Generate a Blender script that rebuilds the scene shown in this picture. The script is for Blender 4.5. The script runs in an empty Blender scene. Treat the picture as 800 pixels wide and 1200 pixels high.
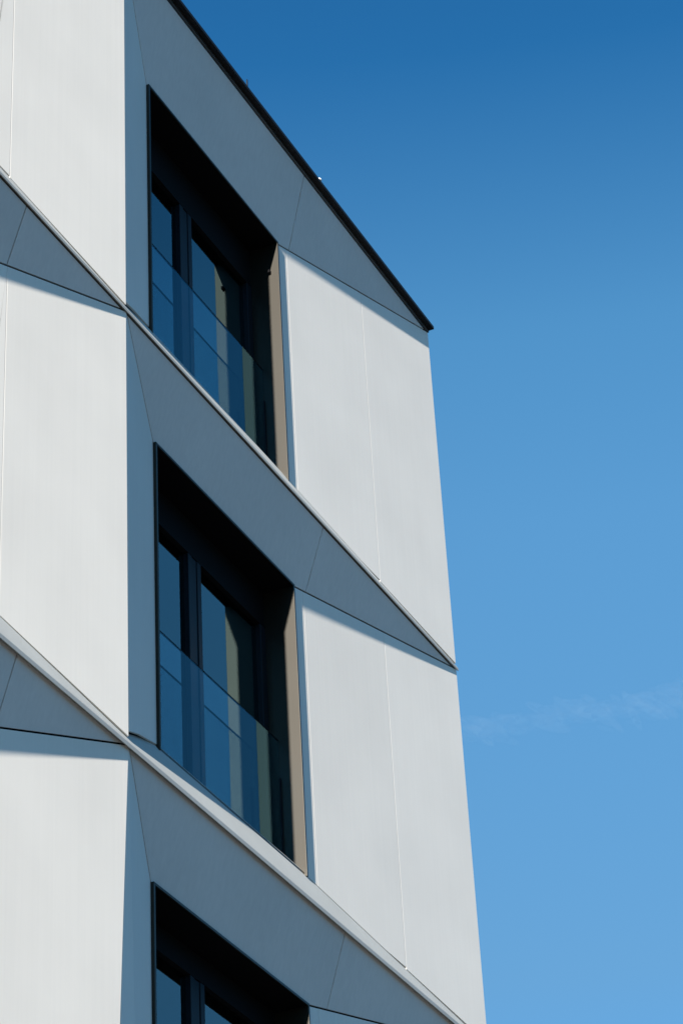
import bpy, bmesh, math, random
from mathutils import Vector, Matrix
random.seed(7)
sc = bpy.context.scene
COL = sc.collection

# ------------------------------------------------------------------ place
# X runs along the facade, Y into the building, Z up.  Facade line Y = 0, the node between the bays X = 0.
Z2 = 9.651                     # height of the lower ledge in view
B = 5.175                      # bay width of the end bay
R = 0.186                      # how far the facets fold in
SILL = 1.80                    # slope of the window sills
SUN = Vector((-1.0, -0.094, 0.334)).normalized()

# ------------------------------------------------------------------ materials
def mat(name):
    m = bpy.data.materials.new(name); m.use_nodes = True
    nt = m.node_tree
    return m, nt, nt.nodes['Principled BSDF']

def node(nt, t, **kw):
    n = nt.nodes.new(t)
    for k, v in kw.items(): setattr(n, k, v)
    return n

def coated(name, col, rough, var=0.05, streak=0.05, bump=0.02, metallic=0.0, spec=0.5, dirt=None):
    """sheet / fibre cement cladding: faint clouding, fine vertical brushing and a barely wavy surface"""
    m, nt, p = mat(name)
    tc = node(nt, 'ShaderNodeTexCoord')
    mp = node(nt, 'ShaderNodeMapping'); mp.inputs['Scale'].default_value = (42, 42, 0.7)
    nt.links.new(tc.outputs['Object'], mp.inputs['Vector'])
    n1 = node(nt, 'ShaderNodeTexNoise'); n1.inputs['Scale'].default_value = 1.0; n1.inputs['Detail'].default_value = 4
    nt.links.new(mp.outputs['Vector'], n1.inputs['Vector'])
    n2 = node(nt, 'ShaderNodeTexNoise'); n2.inputs['Scale'].default_value = 1.3; n2.inputs['Detail'].default_value = 5
    nt.links.new(tc.outputs['Object'], n2.inputs['Vector'])
    oi = node(nt, 'ShaderNodeObjectInfo')
    def rng(sock, amp):
        r = node(nt, 'ShaderNodeMapRange')
        r.inputs['From Min'].default_value = 0.3; r.inputs['From Max'].default_value = 0.7
        r.inputs['To Min'].default_value = 1 - amp; r.inputs['To Max'].default_value = 1 + amp
        nt.links.new(sock, r.inputs['Value']); return r.outputs['Result']
    a = rng(n1.outputs['Fac'], streak); b = rng(n2.outputs['Fac'], var)
    m1 = node(nt, 'ShaderNodeMath', operation='MULTIPLY'); nt.links.new(a, m1.inputs[0]); nt.links.new(b, m1.inputs[1])
    r3 = node(nt, 'ShaderNodeMapRange'); r3.inputs['To Min'].default_value = 0.975; r3.inputs['To Max'].default_value = 1.025
    nt.links.new(oi.outputs['Random'], r3.inputs['Value'])
    m2 = node(nt, 'ShaderNodeMath', operation='MULTIPLY'); nt.links.new(m1.outputs[0], m2.inputs[0]); nt.links.new(r3.outputs['Result'], m2.inputs[1])
    mx = node(nt, 'ShaderNodeVectorMath', operation='SCALE'); mx.inputs[0].default_value = col
    nt.links.new(m2.outputs[0], mx.inputs['Scale'])
    nt.links.new(mx.outputs['Vector'], p.inputs['Base Color'])
    p.inputs['Roughness'].default_value = rough
    p.inputs['Metallic'].default_value = metallic
    p.inputs['Specular IOR Level'].default_value = spec
    if bump:
        n3 = node(nt, 'ShaderNodeTexNoise'); n3.inputs['Scale'].default_value = 1.1; n3.inputs['Detail'].default_value = 1
        nt.links.new(tc.outputs['Object'], n3.inputs['Vector'])
        bp = node(nt, 'ShaderNodeBump'); bp.inputs['Strength'].default_value = bump; bp.inputs['Distance'].default_value = 0.1
        nt.links.new(n3.outputs['Fac'], bp.inputs['Height']); nt.links.new(bp.outputs['Normal'], p.inputs['Normal'])
    return m

M = {}
M['panel'] = coated('pale_cladding', (0.715, 0.667, 0.606), 0.55, var=0.035, streak=0.014, bump=0.010)
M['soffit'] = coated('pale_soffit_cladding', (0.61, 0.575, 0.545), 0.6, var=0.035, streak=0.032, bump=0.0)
M['sill'] = coated('aluminium_sill', (0.42, 0.415, 0.385), 0.6, var=0.06, streak=0.03, bump=0.0)
M['bronze'] = coated('dark_bronze_sheet', (0.068, 0.063, 0.055), 0.42, var=0.04, streak=0.02, bump=0.0, metallic=1.0)
M['frame'] = coated('anthracite_frame', (0.003, 0.005, 0.009), 0.45, var=0.05, streak=0.02, bump=0.0, spec=0.2)
M['near_black'] = coated('black_parts_and_shade', (0.004, 0.004, 0.005), 0.7, var=0.05, streak=0.0, bump=0.0, spec=0.08)
M['coping'] = coated('black_coping', (0.008, 0.008, 0.009), 0.5, var=0.05, streak=0.0, bump=0.0, spec=0.2)
M['backing'] = coated('black_membrane', (0.012, 0.012, 0.013), 0.9, var=0.05, streak=0.0, bump=0.0, spec=0.1)
M['room'] = coated('dim_room_paint', (0.03, 0.03, 0.032), 0.9, var=0.1, streak=0.0, bump=0.0, spec=0.1)
M['curtain'] = coated('curtain_cloth', (0.12, 0.13, 0.14), 0.9, var=0.1, streak=0.1, bump=0.0, spec=0.1)
M['core'] = coated('end_wall_render', (0.6, 0.6, 0.58), 0.8, var=0.05, streak=0.04, bump=0.0)
M['white'] = coated('white_plastic', (0.85, 0.85, 0.85), 0.35, var=0.0, streak=0.0, bump=0.0)
M['steel'] = coated('dull_steel', (0.12, 0.12, 0.12), 0.4, metallic=0.8, bump=0.0)

def glassy(name, tint, ior, gloss, rough=0.0):
    m = bpy.data.materials.new(name); m.use_nodes = True
    nt = m.node_tree; nt.nodes.clear()
    out = node(nt, 'ShaderNodeOutputMaterial')
    tr = node(nt, 'ShaderNodeBsdfTransparent'); tr.inputs['Color'].default_value = (*tint, 1)
    gl = node(nt, 'ShaderNodeBsdfGlossy'); gl.inputs['Color'].default_value = (*gloss, 1); gl.inputs['Roughness'].default_value = rough
    fr = node(nt, 'ShaderNodeFresnel'); fr.inputs['IOR'].default_value = ior
    # a large, shallow ripple, as in toughened panes
    tc = node(nt, 'ShaderNodeTexCoord'); nz = node(nt, 'ShaderNodeTexNoise'); nz.inputs['Scale'].default_value = 1.6; nz.inputs['Detail'].default_value = 0
    nt.links.new(tc.outputs['Object'], nz.inputs['Vector'])
    bp = node(nt, 'ShaderNodeBump'); bp.inputs['Strength'].default_value = 0.02; bp.inputs['Distance'].default_value = 0.05
    nt.links.new(nz.outputs['Fac'], bp.inputs['Height']); nt.links.new(bp.outputs['Normal'], gl.inputs['Normal'])
    mx = node(nt, 'ShaderNodeMixShader')
    ge = node(nt, 'ShaderNodeNewGeometry')                 # leaving the pane: no second mirror inside it
    inv = node(nt, 'ShaderNodeMath', operation='SUBTRACT'); inv.inputs[0].default_value = 1.0; nt.links.new(ge.outputs['Backfacing'], inv.inputs[1])
    fm = node(nt, 'ShaderNodeMath', operation='MULTIPLY'); nt.links.new(fr.outputs['Fac'], fm.inputs[0]); nt.links.new(inv.outputs[0], fm.inputs[1])
    nt.links.new(fm.outputs[0], mx.inputs['Fac']); nt.links.new(tr.outputs[0], mx.inputs[1]); nt.links.new(gl.outputs[0], mx.inputs[2])
    nt.links.new(mx.outputs[0], out.inputs['Surface'])
    return m
M['pane'] = glassy('tinted_window_glass', (0.30, 0.38, 0.42), 2.46, (0.62, 0.93, 1.0))
M['rail_glass'] = glassy('clear_rail_glass', (0.93, 0.965, 0.975), 1.53, (0.36, 0.80, 1.0))

# ------------------------------------------------------------------ mesh helpers
def link(name, bm, m, parent=None):
    bmesh.ops.recalc_face_normals(bm, faces=bm.faces)
    me = bpy.data.meshes.new(name); bm.to_mesh(me); bm.free()
    me.materials.append(m)
    o = bpy.data.objects.new(name, me); COL.objects.link(o)
    if parent: o.parent = parent
    return o

def box(bm, x0, x1, y0, y1, z0, z1):
    v = [bm.verts.new((x, y, z)) for z in (z0, z1) for y in (y0, y1) for x in (x0, x1)]
    for f in ((0, 1, 3, 2), (4, 6, 7, 5), (0, 4, 5, 1), (2, 3, 7, 6), (0, 2, 6, 4), (1, 5, 7, 3)):
        bm.faces.new([v[i] for i in f])

def normal_of(P):
    n = Vector((0, 0, 0))
    for i in range(len(P)):
        a, b = P[i], P[(i + 1) % len(P)]
        n += a.cross(b)
    n.normalize()
    return n if n.y < 0 else -n          # facade faces -Y

def offset_poly(P, g):
    """move every edge of a convex planar polygon inwards by its own g"""
    n = normal_of(P); k = len(P)
    c = sum(P, Vector()) / k
    lines = []
    for i in range(k):
        a, b = P[i], P[(i + 1) % k]
        d = (b - a).normalized(); s = n.cross(d)
        if s.dot(c - a) < 0: s = -s
        lines.append((a + s * g[i], d))
    out = []
    for i in range(k):
        p, d = lines[i - 1]; q, e = lines[i]
        w = q - p
        cr = d.cross(e); t = w.cross(e).dot(cr) / cr.dot(cr)
        out.append(p + d * t)
    return out

def slab(bm, P, gaps, bev, thick=0.012, drop=0.004):
    """panel lying in the polygon P: open joints of `gaps`, eased edges of `bev`"""
    P = [Vector(p) for p in P]; n = normal_of(P)
    Q = offset_poly(P, gaps); T = offset_poly(Q, bev)
    k = len(P)
    top = [bm.verts.new(p) for p in T]
    mid = [bm.verts.new(q - n * drop) for q in Q]
    bot = [bm.verts.new(q - n * (drop + thick)) for q in Q]
    bm.faces.new(top); bm.faces.new(bot[::-1])
    for i in range(k):
        j = (i + 1) % k
        bm.faces.new((top[i], top[j], mid[j], mid[i]))
        bm.faces.new((mid[i], mid[j], bot[j], bot[i]))

def back(bm, P, depth=0.032, thick=0.02):
    P = [Vector(p) for p in P]; n = normal_of(P); k = len(P)
    a = [bm.verts.new(p - n * depth) for p in P]; b = [bm.verts.new(p - n * (depth + thick)) for p in P]
    bm.faces.new(a); bm.faces.new(b[::-1])
    for i in range(k):
        j = (i + 1) % k; bm.faces.new((a[i], a[j], b[j], b[i]))

def extrude_profile(bm, prof, x0, x1):
    a = [bm.verts.new((x0, y, z)) for y, z in prof]; b = [bm.verts.new((x1, y, z)) for y, z in prof]
    k = len(prof)
    bm.faces.new(a); bm.faces.new(b[::-1])
    for i in range(k):
        j = (i + 1) % k; bm.faces.new((a[i], a[j], b[j], b[i]))

def solid(name, m, parent, *boxes, bevel=0.0):
    bm = bmesh.new()
    for b in boxes: box(bm, *b)
    o = link(name, bm, m, parent)
    if bevel:
        md = o.modifiers.new('bevel', 'BEVEL'); md.width = bevel; md.segments = 2; md.limit_method = 'ANGLE'
    return o

# ------------------------------------------------------------------ ground
bm = bmesh.new()
v = [bm.verts.new(p) for p in ((-3000, -3000, 0), (3000, -3000, 0), (3000, 3000, 0), (-3000, 3000, 0))]
bm.faces.new(v)
gm = coated('shade_toned_paving', (0.052, 0.050, 0.046), 0.9, var=0.15, streak=0.0, bump=0.0)  # base colour darkened in place of building shadows on the street
g = link('ground', bm, gm); g['kind'] = 'structure'

# ------------------------------------------------------------------ building
house = bpy.data.objects.new('apartment_building', None); COL.objects.link(house)
house['label'] = 'modern apartment building with folded pale cladding panels, diagonal ledges and tall dark windows'
house['category'] = 'building'

bk = bmesh.new()                                   # black membrane behind all panels
GAP, BE = 0.005, 0.012

def window(u0, u1, zb, zh, zg, label, hook=None):
    """deep dark metal surround, two glazed leaves, glass guard in front"""
    F = R - 0.022                                  # front edge of the surround
    t = 0.018
    D = 0.52
    w = solid('window', M['bronze'], house,
              (u0, u0 + t, F, D, zb, zh), (u1 - t, u1, F, D, zb, zh), (u0 + t, u1 - t, F, F + 0.012, zh - t, zh),
              (u0 + t, u1 - t, F + 0.02, D, zb, zb + 0.03), bevel=0.0015)
    w['label'] = label
    solid('head_lining', M['near_black'], w, (u0 + t, u1 - t, F + 0.0125, D, zh - t + 0.001, zh - 0.001))  # underside of the metal surround; its recess shade is put into a near-black colour
    if hook:
        solid('hook', M['near_black'], w, (u1 - t - 0.030, u1 - t - 0.0005, 0.228, 0.246, hook - 0.014, hook + 0.014), bevel=0.003)
    G = 0.440
    a, b = u0 + t, u1 - t
    cm = (u0 + u1) / 2 - 0.050
    m0, m1 = cm - 0.09, cm + 0.09
    fr = bmesh.new()
    ft = zg + 0.045
    solid('blind_box', M['near_black'], w, (a + 0.001, b - 0.001, G - 0.036, G + 0.03, ft, zh - t - 0.001))  # near-black colour stands in for the shade of a deeper recess
    box(fr, a + 0.001, a + 0.075, G - 0.038, G + 0.03, zb + 0.031, ft - 0.001)
    box(fr, b - 0.075, b - 0.001, G - 0.038, G + 0.03, zb + 0.031, ft - 0.001)
    box(fr, a + 0.076, b - 0.076, G - 0.038, G + 0.03, zb + 0.031, zb + 0.12)
    f = link('frame', fr, M['frame'], w)
    f.modifiers.new('bevel', 'BEVEL').width = 0.003
    mb = bmesh.new()
    box(mb, m0, m0 + 0.055, G - 0.036, G + 0.03, zb + 0.121, ft - 0.001)
    box(mb, m0 + 0.058, m0 + 0.122, G - 0.030, G + 0.03, zb + 0.121, ft - 0.001)
    box(mb, m0 + 0.125, m1, G - 0.036, G + 0.03, zb + 0.121, ft - 0.001)
    mu = link('mullion', mb, M['frame'], w)
    mu.modifiers.new('bevel', 'BEVEL').width = 0.003
    for p, q in ((a + 0.076, m0 - 0.001), (m1 + 0.001, b - 0.076)):
        solid('pane', M['pane'], w, (p, q, G, G + 0.006, zb + 0.121, ft - 0.001))
    # drawn curtain edge inside the left leaf
    cb = bmesh.new(); prev = None; n = 60
    for i in range(n + 1):
        x = a + 0.02 + 0.42 * i / n
        y = 0.66 + 0.022 * math.sin(i * 1.05) + 0.008 * math.sin(i * 2.3 + 1)
        pr = [cb.verts.new((x, y, zb + 0.06)), cb.verts.new((x, y, zh - 0.05)), cb.verts.new((x, y + 0.004, zh - 0.05)), cb.verts.new((x, y + 0.004, zb + 0.06))]
        if prev:
            for k in range(4): cb.faces.new((prev[k], pr[k], pr[(k + 1) % 4], prev[(k + 1) % 4]))
        prev = pr
    link('curtain', cb, M['curtain'], w)
    # room behind
    rb = bmesh.new()
    e = 0.05; x0, x1, y0, y1, z0, z1 = u0 + e - 0.04, u1 - e + 0.04, D + 0.002, 3.4, zb + 0.01, zh + 0.02
    box(rb, x0 - 0.1, x0, y0, y1, z0, z1); box(rb, x1, x1 + 0.1, y0, y1, z0, z1)
    box(rb, x0 - 0.1, x1 + 0.1, y1, y1 + 0.1, z0 - 0.1, z1 + 0.1)
    box(rb, x0 - 0.1, x1 + 0.1, y0, y1, z1, z1 + 0.1); box(rb, x0 - 0.1, x1 + 0.1, y0, y1, z0 - 0.1, z0)
    link('room_lining', rb, M['room'], w)
    return w

def guard(u0, u1, zb, zt):
    t = 0.018
    gl = solid('glass_guard', M['rail_glass'], house, (u0 + t + 0.006, u1 - t - 0.006, 0.333, 0.343, zb, zt))
    solid('edge_trim', M['near_black'], gl, (u0 + t + 0.006, u1 - t - 0.006, 0.332, 0.344, zt + 0.0005, zt + 0.006))
    for x in (u0 + t, u1 - t - 0.02):
        solid('clamp_profile', M['frame'], gl, (x + 0.0005, x + 0.0195, 0.325, 0.3325, zb, zt - 0.3))
    return gl

def bay(ua, ub, z0, z1, ul, ur, zh, zg, sof, zh_label, top=False, low=0.0, seam=None, lowL=0.0, fa=0.0, hook=None):
    """one storey of one bay.  low: how far the storey's lower outer corner stands left of the upper one"""
    nd = 0.050 if z1 == Z2 else 0.032              # the ledge above hides this much
    so = -0.018 if z0 == Z2 else -0.003
    zt = z1 - nd
    wz0 = z0 + SILL * (R - 0.02)
    s = lambda d: z0 + so + SILL * max(d, 0) + 0.004
    sl = R / (ub - ur)
    pd = lambda u: sl * (ub - u)
    # --- soffit facets (fold inwards below the ledge)
    A = Vector((ua, 0, zt)); C = Vector((ub, 0, zt)); H1 = Vector((ur, R, zh)); H0 = Vector((ul, R, zh))
    T = lambda u: Vector((u, 0, zt))
    k = (sof - ur) / (ub - ur) if sof > ur else 0
    S = H1.lerp(C, k)
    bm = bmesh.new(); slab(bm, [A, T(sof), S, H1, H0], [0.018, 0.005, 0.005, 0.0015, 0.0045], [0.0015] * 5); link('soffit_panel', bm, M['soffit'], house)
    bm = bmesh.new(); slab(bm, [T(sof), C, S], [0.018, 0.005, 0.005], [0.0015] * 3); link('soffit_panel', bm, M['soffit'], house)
    back(bk, [A, C, H1, H0])
    # --- narrow side facet left of the window
    fl = ul
    e = fl - ua
    q = [Vector((ua - fa, fa * 0.1148, z0 + 0.004)), Vector((ul, R, s(R) + 0.012)), H0, A]
    bm = bmesh.new()
    p1 = Vector((ua - fa * 0.985 + e * 0.01, 0.01 * R + fa * 0.113, z0 + 0.045)); p2 = Vector((ua + e * 0.36, 0.36 * R, z0 + 0.158))
    P = [p1, p2, q[1], H0, A]
    slab(bm, P, [0.001, 0.001, 0.002, 0.0045, 0.001], [0.0015] * 5)
    link('side_panel', bm, M['panel'], house)
    back(bk, q)
    # --- broad sunlit panels right of the window: edge strip, then two sheets
    us = [ur, ur + 0.150, seam if seam else ub - 1.18, ub]
    for i in range(3):
        x0, x1 = us[i], us[i + 1]
        ztop = lambda x: zh + (zt - zh) * (x - ur) / (ub - ur)
        a0 = Vector((x0, pd(x0), ztop(x0))); a1 = Vector((x1, pd(x1), ztop(x1)))
        b0 = Vector((x0, pd(x0), s(pd(x0)) + (0.003 if i == 2 else 0.001)))
        lx = x1 - (low if i == 2 else 0)
        b1 = Vector((lx, pd(lx), s(pd(lx)) + (0.020 if i == 2 else (0.015 if i == 1 else 0.001))))
        bm = bmesh.new()
        if i == 1:                                   # the sheet is cut up slightly before the joint
            xm = x1 - 0.28; bm_ = Vector((xm, pd(xm), s(pd(xm)) + 0.001))
            slab(bm, [a0, a1, b1, bm_, b0], [0.006, 0.0015, 0.0, 0.0, 0.0015], [0.001, 0.001, 0.001, 0.001, 0.008], drop=0.0011)
        else: slab(bm, [a0, a1, b1, b0], [0.006, 0.0015, 0.0, 0.0015], [0.001, 0.001, 0.001, (0.001, 0.009, 0.007)[i]], drop=(0.002, 0.0016, 0.0008)[i])
        link('edge_strip' if i == 0 else 'wall_panel', bm, M['panel'], house)
    back(bk, [Vector((ur, R, zh)), Vector((ub, 0, zt)), Vector((ub - low, pd(ub - low), z0 + 0.004)), Vector((ur, R, s(R)))])
    window(ul, ur, wz0, zh + 0.001, zg, zh_label, hook)
    guard(ul, ur, wz0 + 0.032, z0 + 1.370)

# storeys: (z0, z1)
L = [(Z2 + 3.2, Z2 + 6.575), (Z2, Z2 + 3.2), (Z2 - 3.2, Z2), (Z2 - 6.4, Z2 - 3.2)]
names = ['top storey', 'middle storey', 'lowest visible storey', 'storey below']
for i, (z0, z1) in enumerate(L):
    h = (5.765 - 3.2, 2.606, -0.640 + 3.2, 2.6)[i]
    gt = (5.350 - 3.2, 2.262, -0.875 + 3.2, 2.26)[i]
    ul = (0.635, 0.668, 0.572, 0.6)[i]; ur = (2.655, 2.660, 2.59, 2.62)[i]
    lo = (0.0, 0.0, 0.16, 0.0)[i]
    bay(0.0, B, z0, z1, ul, ur, z0 + h, z0 + gt, 2.85,
        'tall dark window of the end bay, ' + names[i], fa=lo, hook=Z2 + 5.475 if i == 0 else None)
    b0 = 4.13
    hl = (2.50, 2.59, 2.56, 2.6)[i]
    bay(-b0, 0.0, z0, z1, -b0 + 0.66, -1.62, z0 + hl, z0 + hl - 0.34, -1.205,
        'tall dark window of the second bay, ' + names[i], low=lo, seam=-1.20)
    if i < 3:
        bay(-b0 - B, -b0, z0, z1, -b0 - B + 0.66, -b0 - B + 2.66, z0 + hl, z0 + hl - 0.34, -b0 - B + 2.85,
            'tall dark window of the third bay, ' + names[i])
link('wall_backing', bk, M['backing'], house)

XL = -4.13 - B
# --- ledges: thin nose, steep sill rising behind it (one per floor line, full length)
for z0 in (Z2 + 3.2, Z2, Z2 - 3.2):
    bm = bmesh.new()
    e, n, h = (0.020, 0.086, 0.030) if z0 == Z2 else (0.0125, 0.046, 0.022)
    top = lambda d: z0 - n + h + SILL * (d + e)
    prof = [(-e, z0 - n), (-e, z0 - n + h - 0.003), (-e + 0.002, top(-e + 0.002)), (R + 0.03, top(R + 0.03)), (R + 0.06, top(R + 0.03)),
            (R + 0.06, z0 + 0.1), (0.03, z0 - n + 0.03), (-e + 0.006, z0 - n + 0.012), (-e + 0.006, z0 - n)]
    extrude_profile(bm, prof, XL, B + 0.012)
    o = link('window_ledge', bm, M['sill'], house)

# --- roof edge: grey trim, black coping over it
zr = Z2 + 6.56
bm = bmesh.new(); box(bm, XL, B + 0.004, -0.010, 0.05, zr - 0.022, zr + 0.004); link('roof_trim', bm, M['steel'], house)
bm = bmesh.new()
extrude_profile(bm, [(-0.055, zr + 0.001), (-0.055, zr + 0.030), (0.40, zr + 0.10), (0.40, zr + 0.006)], XL, B + 0.012)
link('roof_coping', bm, M['coping'], house)
# --- mass of the building
bm = bmesh.new()
box(bm, XL, B - 0.03, 3.8, 14, 0, zr)
box(bm, XL, B - 0.03, 0.3, 14.0, zr - 0.55, zr + 0.005)
box(bm, B - 0.24, B - 0.03, 0.1, 3.8, 0, zr - 0.55)
box(bm, XL, XL + 0.2, 0.1, 3.8, 0, zr - 0.55)
box(bm, XL + 0.2, B - 0.24, 0.05, 3.8, 0, Z2 - 6.45)
link('structural_wall', bm, M['core'], house)

# --- small fittings on the roof edge
def lathe(bm, prof, c, n=14):
    rings = []
    for r, z in prof:
        rings.append([bm.verts.new((c[0] + r * math.cos(6.28318 * i / n), c[1] + r * math.sin(6.28318 * i / n), c[2] + z)) for i in range(n)])
    for a, b in zip(rings, rings[1:]):
        for i in range(n): bm.faces.new((a[i], a[(i + 1) % n], b[(i + 1) % n], b[i]))
    bm.faces.new(rings[0][::-1]); bm.faces.new(rings[-1])
bm = bmesh.new(); lathe(bm, [(0.012, 0), (0.012, 0.012), (0.006, 0.016), (0.006, 0.10), (0.003, 0.115)], (1.83, -0.030, zr + 0.034))
link('roof_pin', bm, M['frame'], house)
bm = bmesh.new(); lathe(bm, [(0.010, 0), (0.010, 0.012), (0.024, 0.016), (0.026, 0.024), (0.020, 0.032), (0.006, 0.036)], (3.045, -0.030, zr + 0.034))
link('roof_button', bm, M['white'], house)

# ------------------------------------------------------------------ camera
U = Vector((0.4428677, 0.48995264, 0.75087589)); Z = Vector((-0.04886916, -0.82304653, 0.56586767)); D = Vector((-0.89525416, 0.28729919, 0.34055715))
cd = bpy.data.cameras.new('camera'); cam = bpy.data.objects.new('camera', cd); COL.objects.link(cam)
flip = lambda a: Vector((a[0], -a[1], -a[2]))         # (right, down, forward) -> Blender camera axes
rows = [flip(U), flip(D), flip(Z)]                    # world axes seen from the camera = rows of the world matrix
mw = Matrix(((rows[0][0], rows[0][1], rows[0][2], -12.1272),
             (rows[1][0], rows[1][1], rows[1][2], -6.93883),
             (rows[2][0], rows[2][1], rows[2][2], 1.600),
             (0, 0, 0, 1)))
cam.matrix_world = mw
cd.sensor_fit = 'VERTICAL'; cd.sensor_height = 24; cd.sensor_width = 16; cd.lens = 3230.98 / 1200 * 24
cd.clip_end = 20000; cd.clip_start = 0.1
sc.camera = cam

# ------------------------------------------------------------------ contrail, six kilometres out and 3.5 km up
def sky_point(px, py, alt):
    d = (rows_T @ Vector((px - 400, py - 600, 3230.98))).normalized()
    return cam.location + d * ((alt - 1.6) / d.z)
rows_T = Matrix((U, D, Z))
p0, p1 = sky_point(470, 868, 3500), sky_point(900, 800, 3500)
rnd = random.Random(3)
bm = bmesh.new(); ax = (p1 - p0); Ln = ax.length; ax.normalize(); side = ax.cross(Vector((0, 0, 1)))
rot = Matrix((ax, side, Vector((0, 0, 1)))).transposed().to_4x4()
N = 420
for i in range(N):
    t = rnd.random()
    w = rnd.uniform(0.25, 1.0) ** 1.3
    lump = math.sin(t * 31) + 0.6 * math.sin(t * 67 + 1)
    if lump < rnd.uniform(-2.2, 0.3): continue
    c = p0 + ax * Ln * t + side * rnd.gauss(0, 22) + Vector((0, 0, rnd.gauss(0, 13) + 7 * math.sin(t * 17)))
    m4 = Matrix.Translation(c) @ rot @ Matrix.Rotation(rnd.gauss(0.25, .4), 4, 'Y') @ Matrix.Diagonal((55 * w, 26 * w, 13 * w, 1))
    bmesh.ops.create_icosphere(bm, subdivisions=2, radius=1.0, matrix=m4)
cm_ = bpy.data.materials.new('ice_crystal_cloud'); cm_.use_nodes = True; cn = cm_.node_tree; cn.nodes.clear()
co = cn.nodes.new('ShaderNodeOutputMaterial'); cv = cn.nodes.new('ShaderNodeVolumePrincipled')
cv.inputs['Color'].default_value = (1, 1, 1, 1); cv.inputs['Density'].default_value = 0.0004
cn.links.new(cv.outputs[0], co.inputs['Volume'])
con = link('contrail', bm, cm_)
con['label'] = 'faint thin white vapour trail across the blue sky right of the building'; con['category'] = 'contrail'

# ------------------------------------------------------------------ light
sd = bpy.data.lights.new('sun', 'SUN'); sd.energy = 5.0; sd.angle = math.radians(0.53); sd.color = (1.0, 0.95, 0.87)
so = bpy.data.objects.new('sun', sd); COL.objects.link(so)
so.rotation_euler = SUN.to_track_quat('Z', 'Y').to_euler()
w = bpy.data.worlds.new('World'); sc.world = w; w.use_nodes = True
nt = w.node_tree; bg = nt.nodes['Background']
sky = nt.nodes.new('ShaderNodeTexSky'); sky.sky_type = 'NISHITA'; sky.sun_disc = False
sky.sun_elevation = math.asin(SUN.z); sky.sun_rotation = math.atan2(SUN.x, SUN.y)
sky.altitude = 0; sky.air_density = 1.0; sky.dust_density = 0.3; sky.ozone_density = 1.0
# a polarised, deep blue sky: the Nishita colours graded by height above the horizon
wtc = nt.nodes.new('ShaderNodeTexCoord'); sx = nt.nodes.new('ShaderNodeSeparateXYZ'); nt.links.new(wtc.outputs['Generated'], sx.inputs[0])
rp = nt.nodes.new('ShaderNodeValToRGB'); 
stops = [(0.0, (0.08, 0.38, 0.74)), (0.25, (0.15, 0.49, 0.80)), (0.416, (0.39, 0.66, 0.77)), (0.559, (0.43, 0.83, 0.98)), (0.615, (0.38, 0.83, 1.0)), (0.692, (0.115, 0.53, 0.82)), (0.78, (0.07, 0.42, 0.72))]  # the lowest stops lie out of view, shaped to tint the shaded facets
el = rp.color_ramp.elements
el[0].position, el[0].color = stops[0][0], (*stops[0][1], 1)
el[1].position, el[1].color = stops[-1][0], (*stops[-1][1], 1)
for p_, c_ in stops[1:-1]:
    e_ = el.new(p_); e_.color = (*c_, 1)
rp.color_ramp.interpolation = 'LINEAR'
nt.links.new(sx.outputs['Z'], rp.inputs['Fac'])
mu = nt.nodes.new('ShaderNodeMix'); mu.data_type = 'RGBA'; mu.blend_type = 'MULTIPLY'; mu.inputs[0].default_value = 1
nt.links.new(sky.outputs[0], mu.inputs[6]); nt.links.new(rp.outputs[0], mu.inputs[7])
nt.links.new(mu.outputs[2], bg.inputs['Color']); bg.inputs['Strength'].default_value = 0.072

vs = sc.view_settings
sc.display_settings.display_device = 'sRGB'
vs.view_transform = 'Standard'; vs.look = 'None'; vs.gamma = 1; vs.use_curve_mapping = False
vs.exposure = 1.56
sc.cycles.max_bounces = 10; sc.cycles.transparent_max_bounces = 12
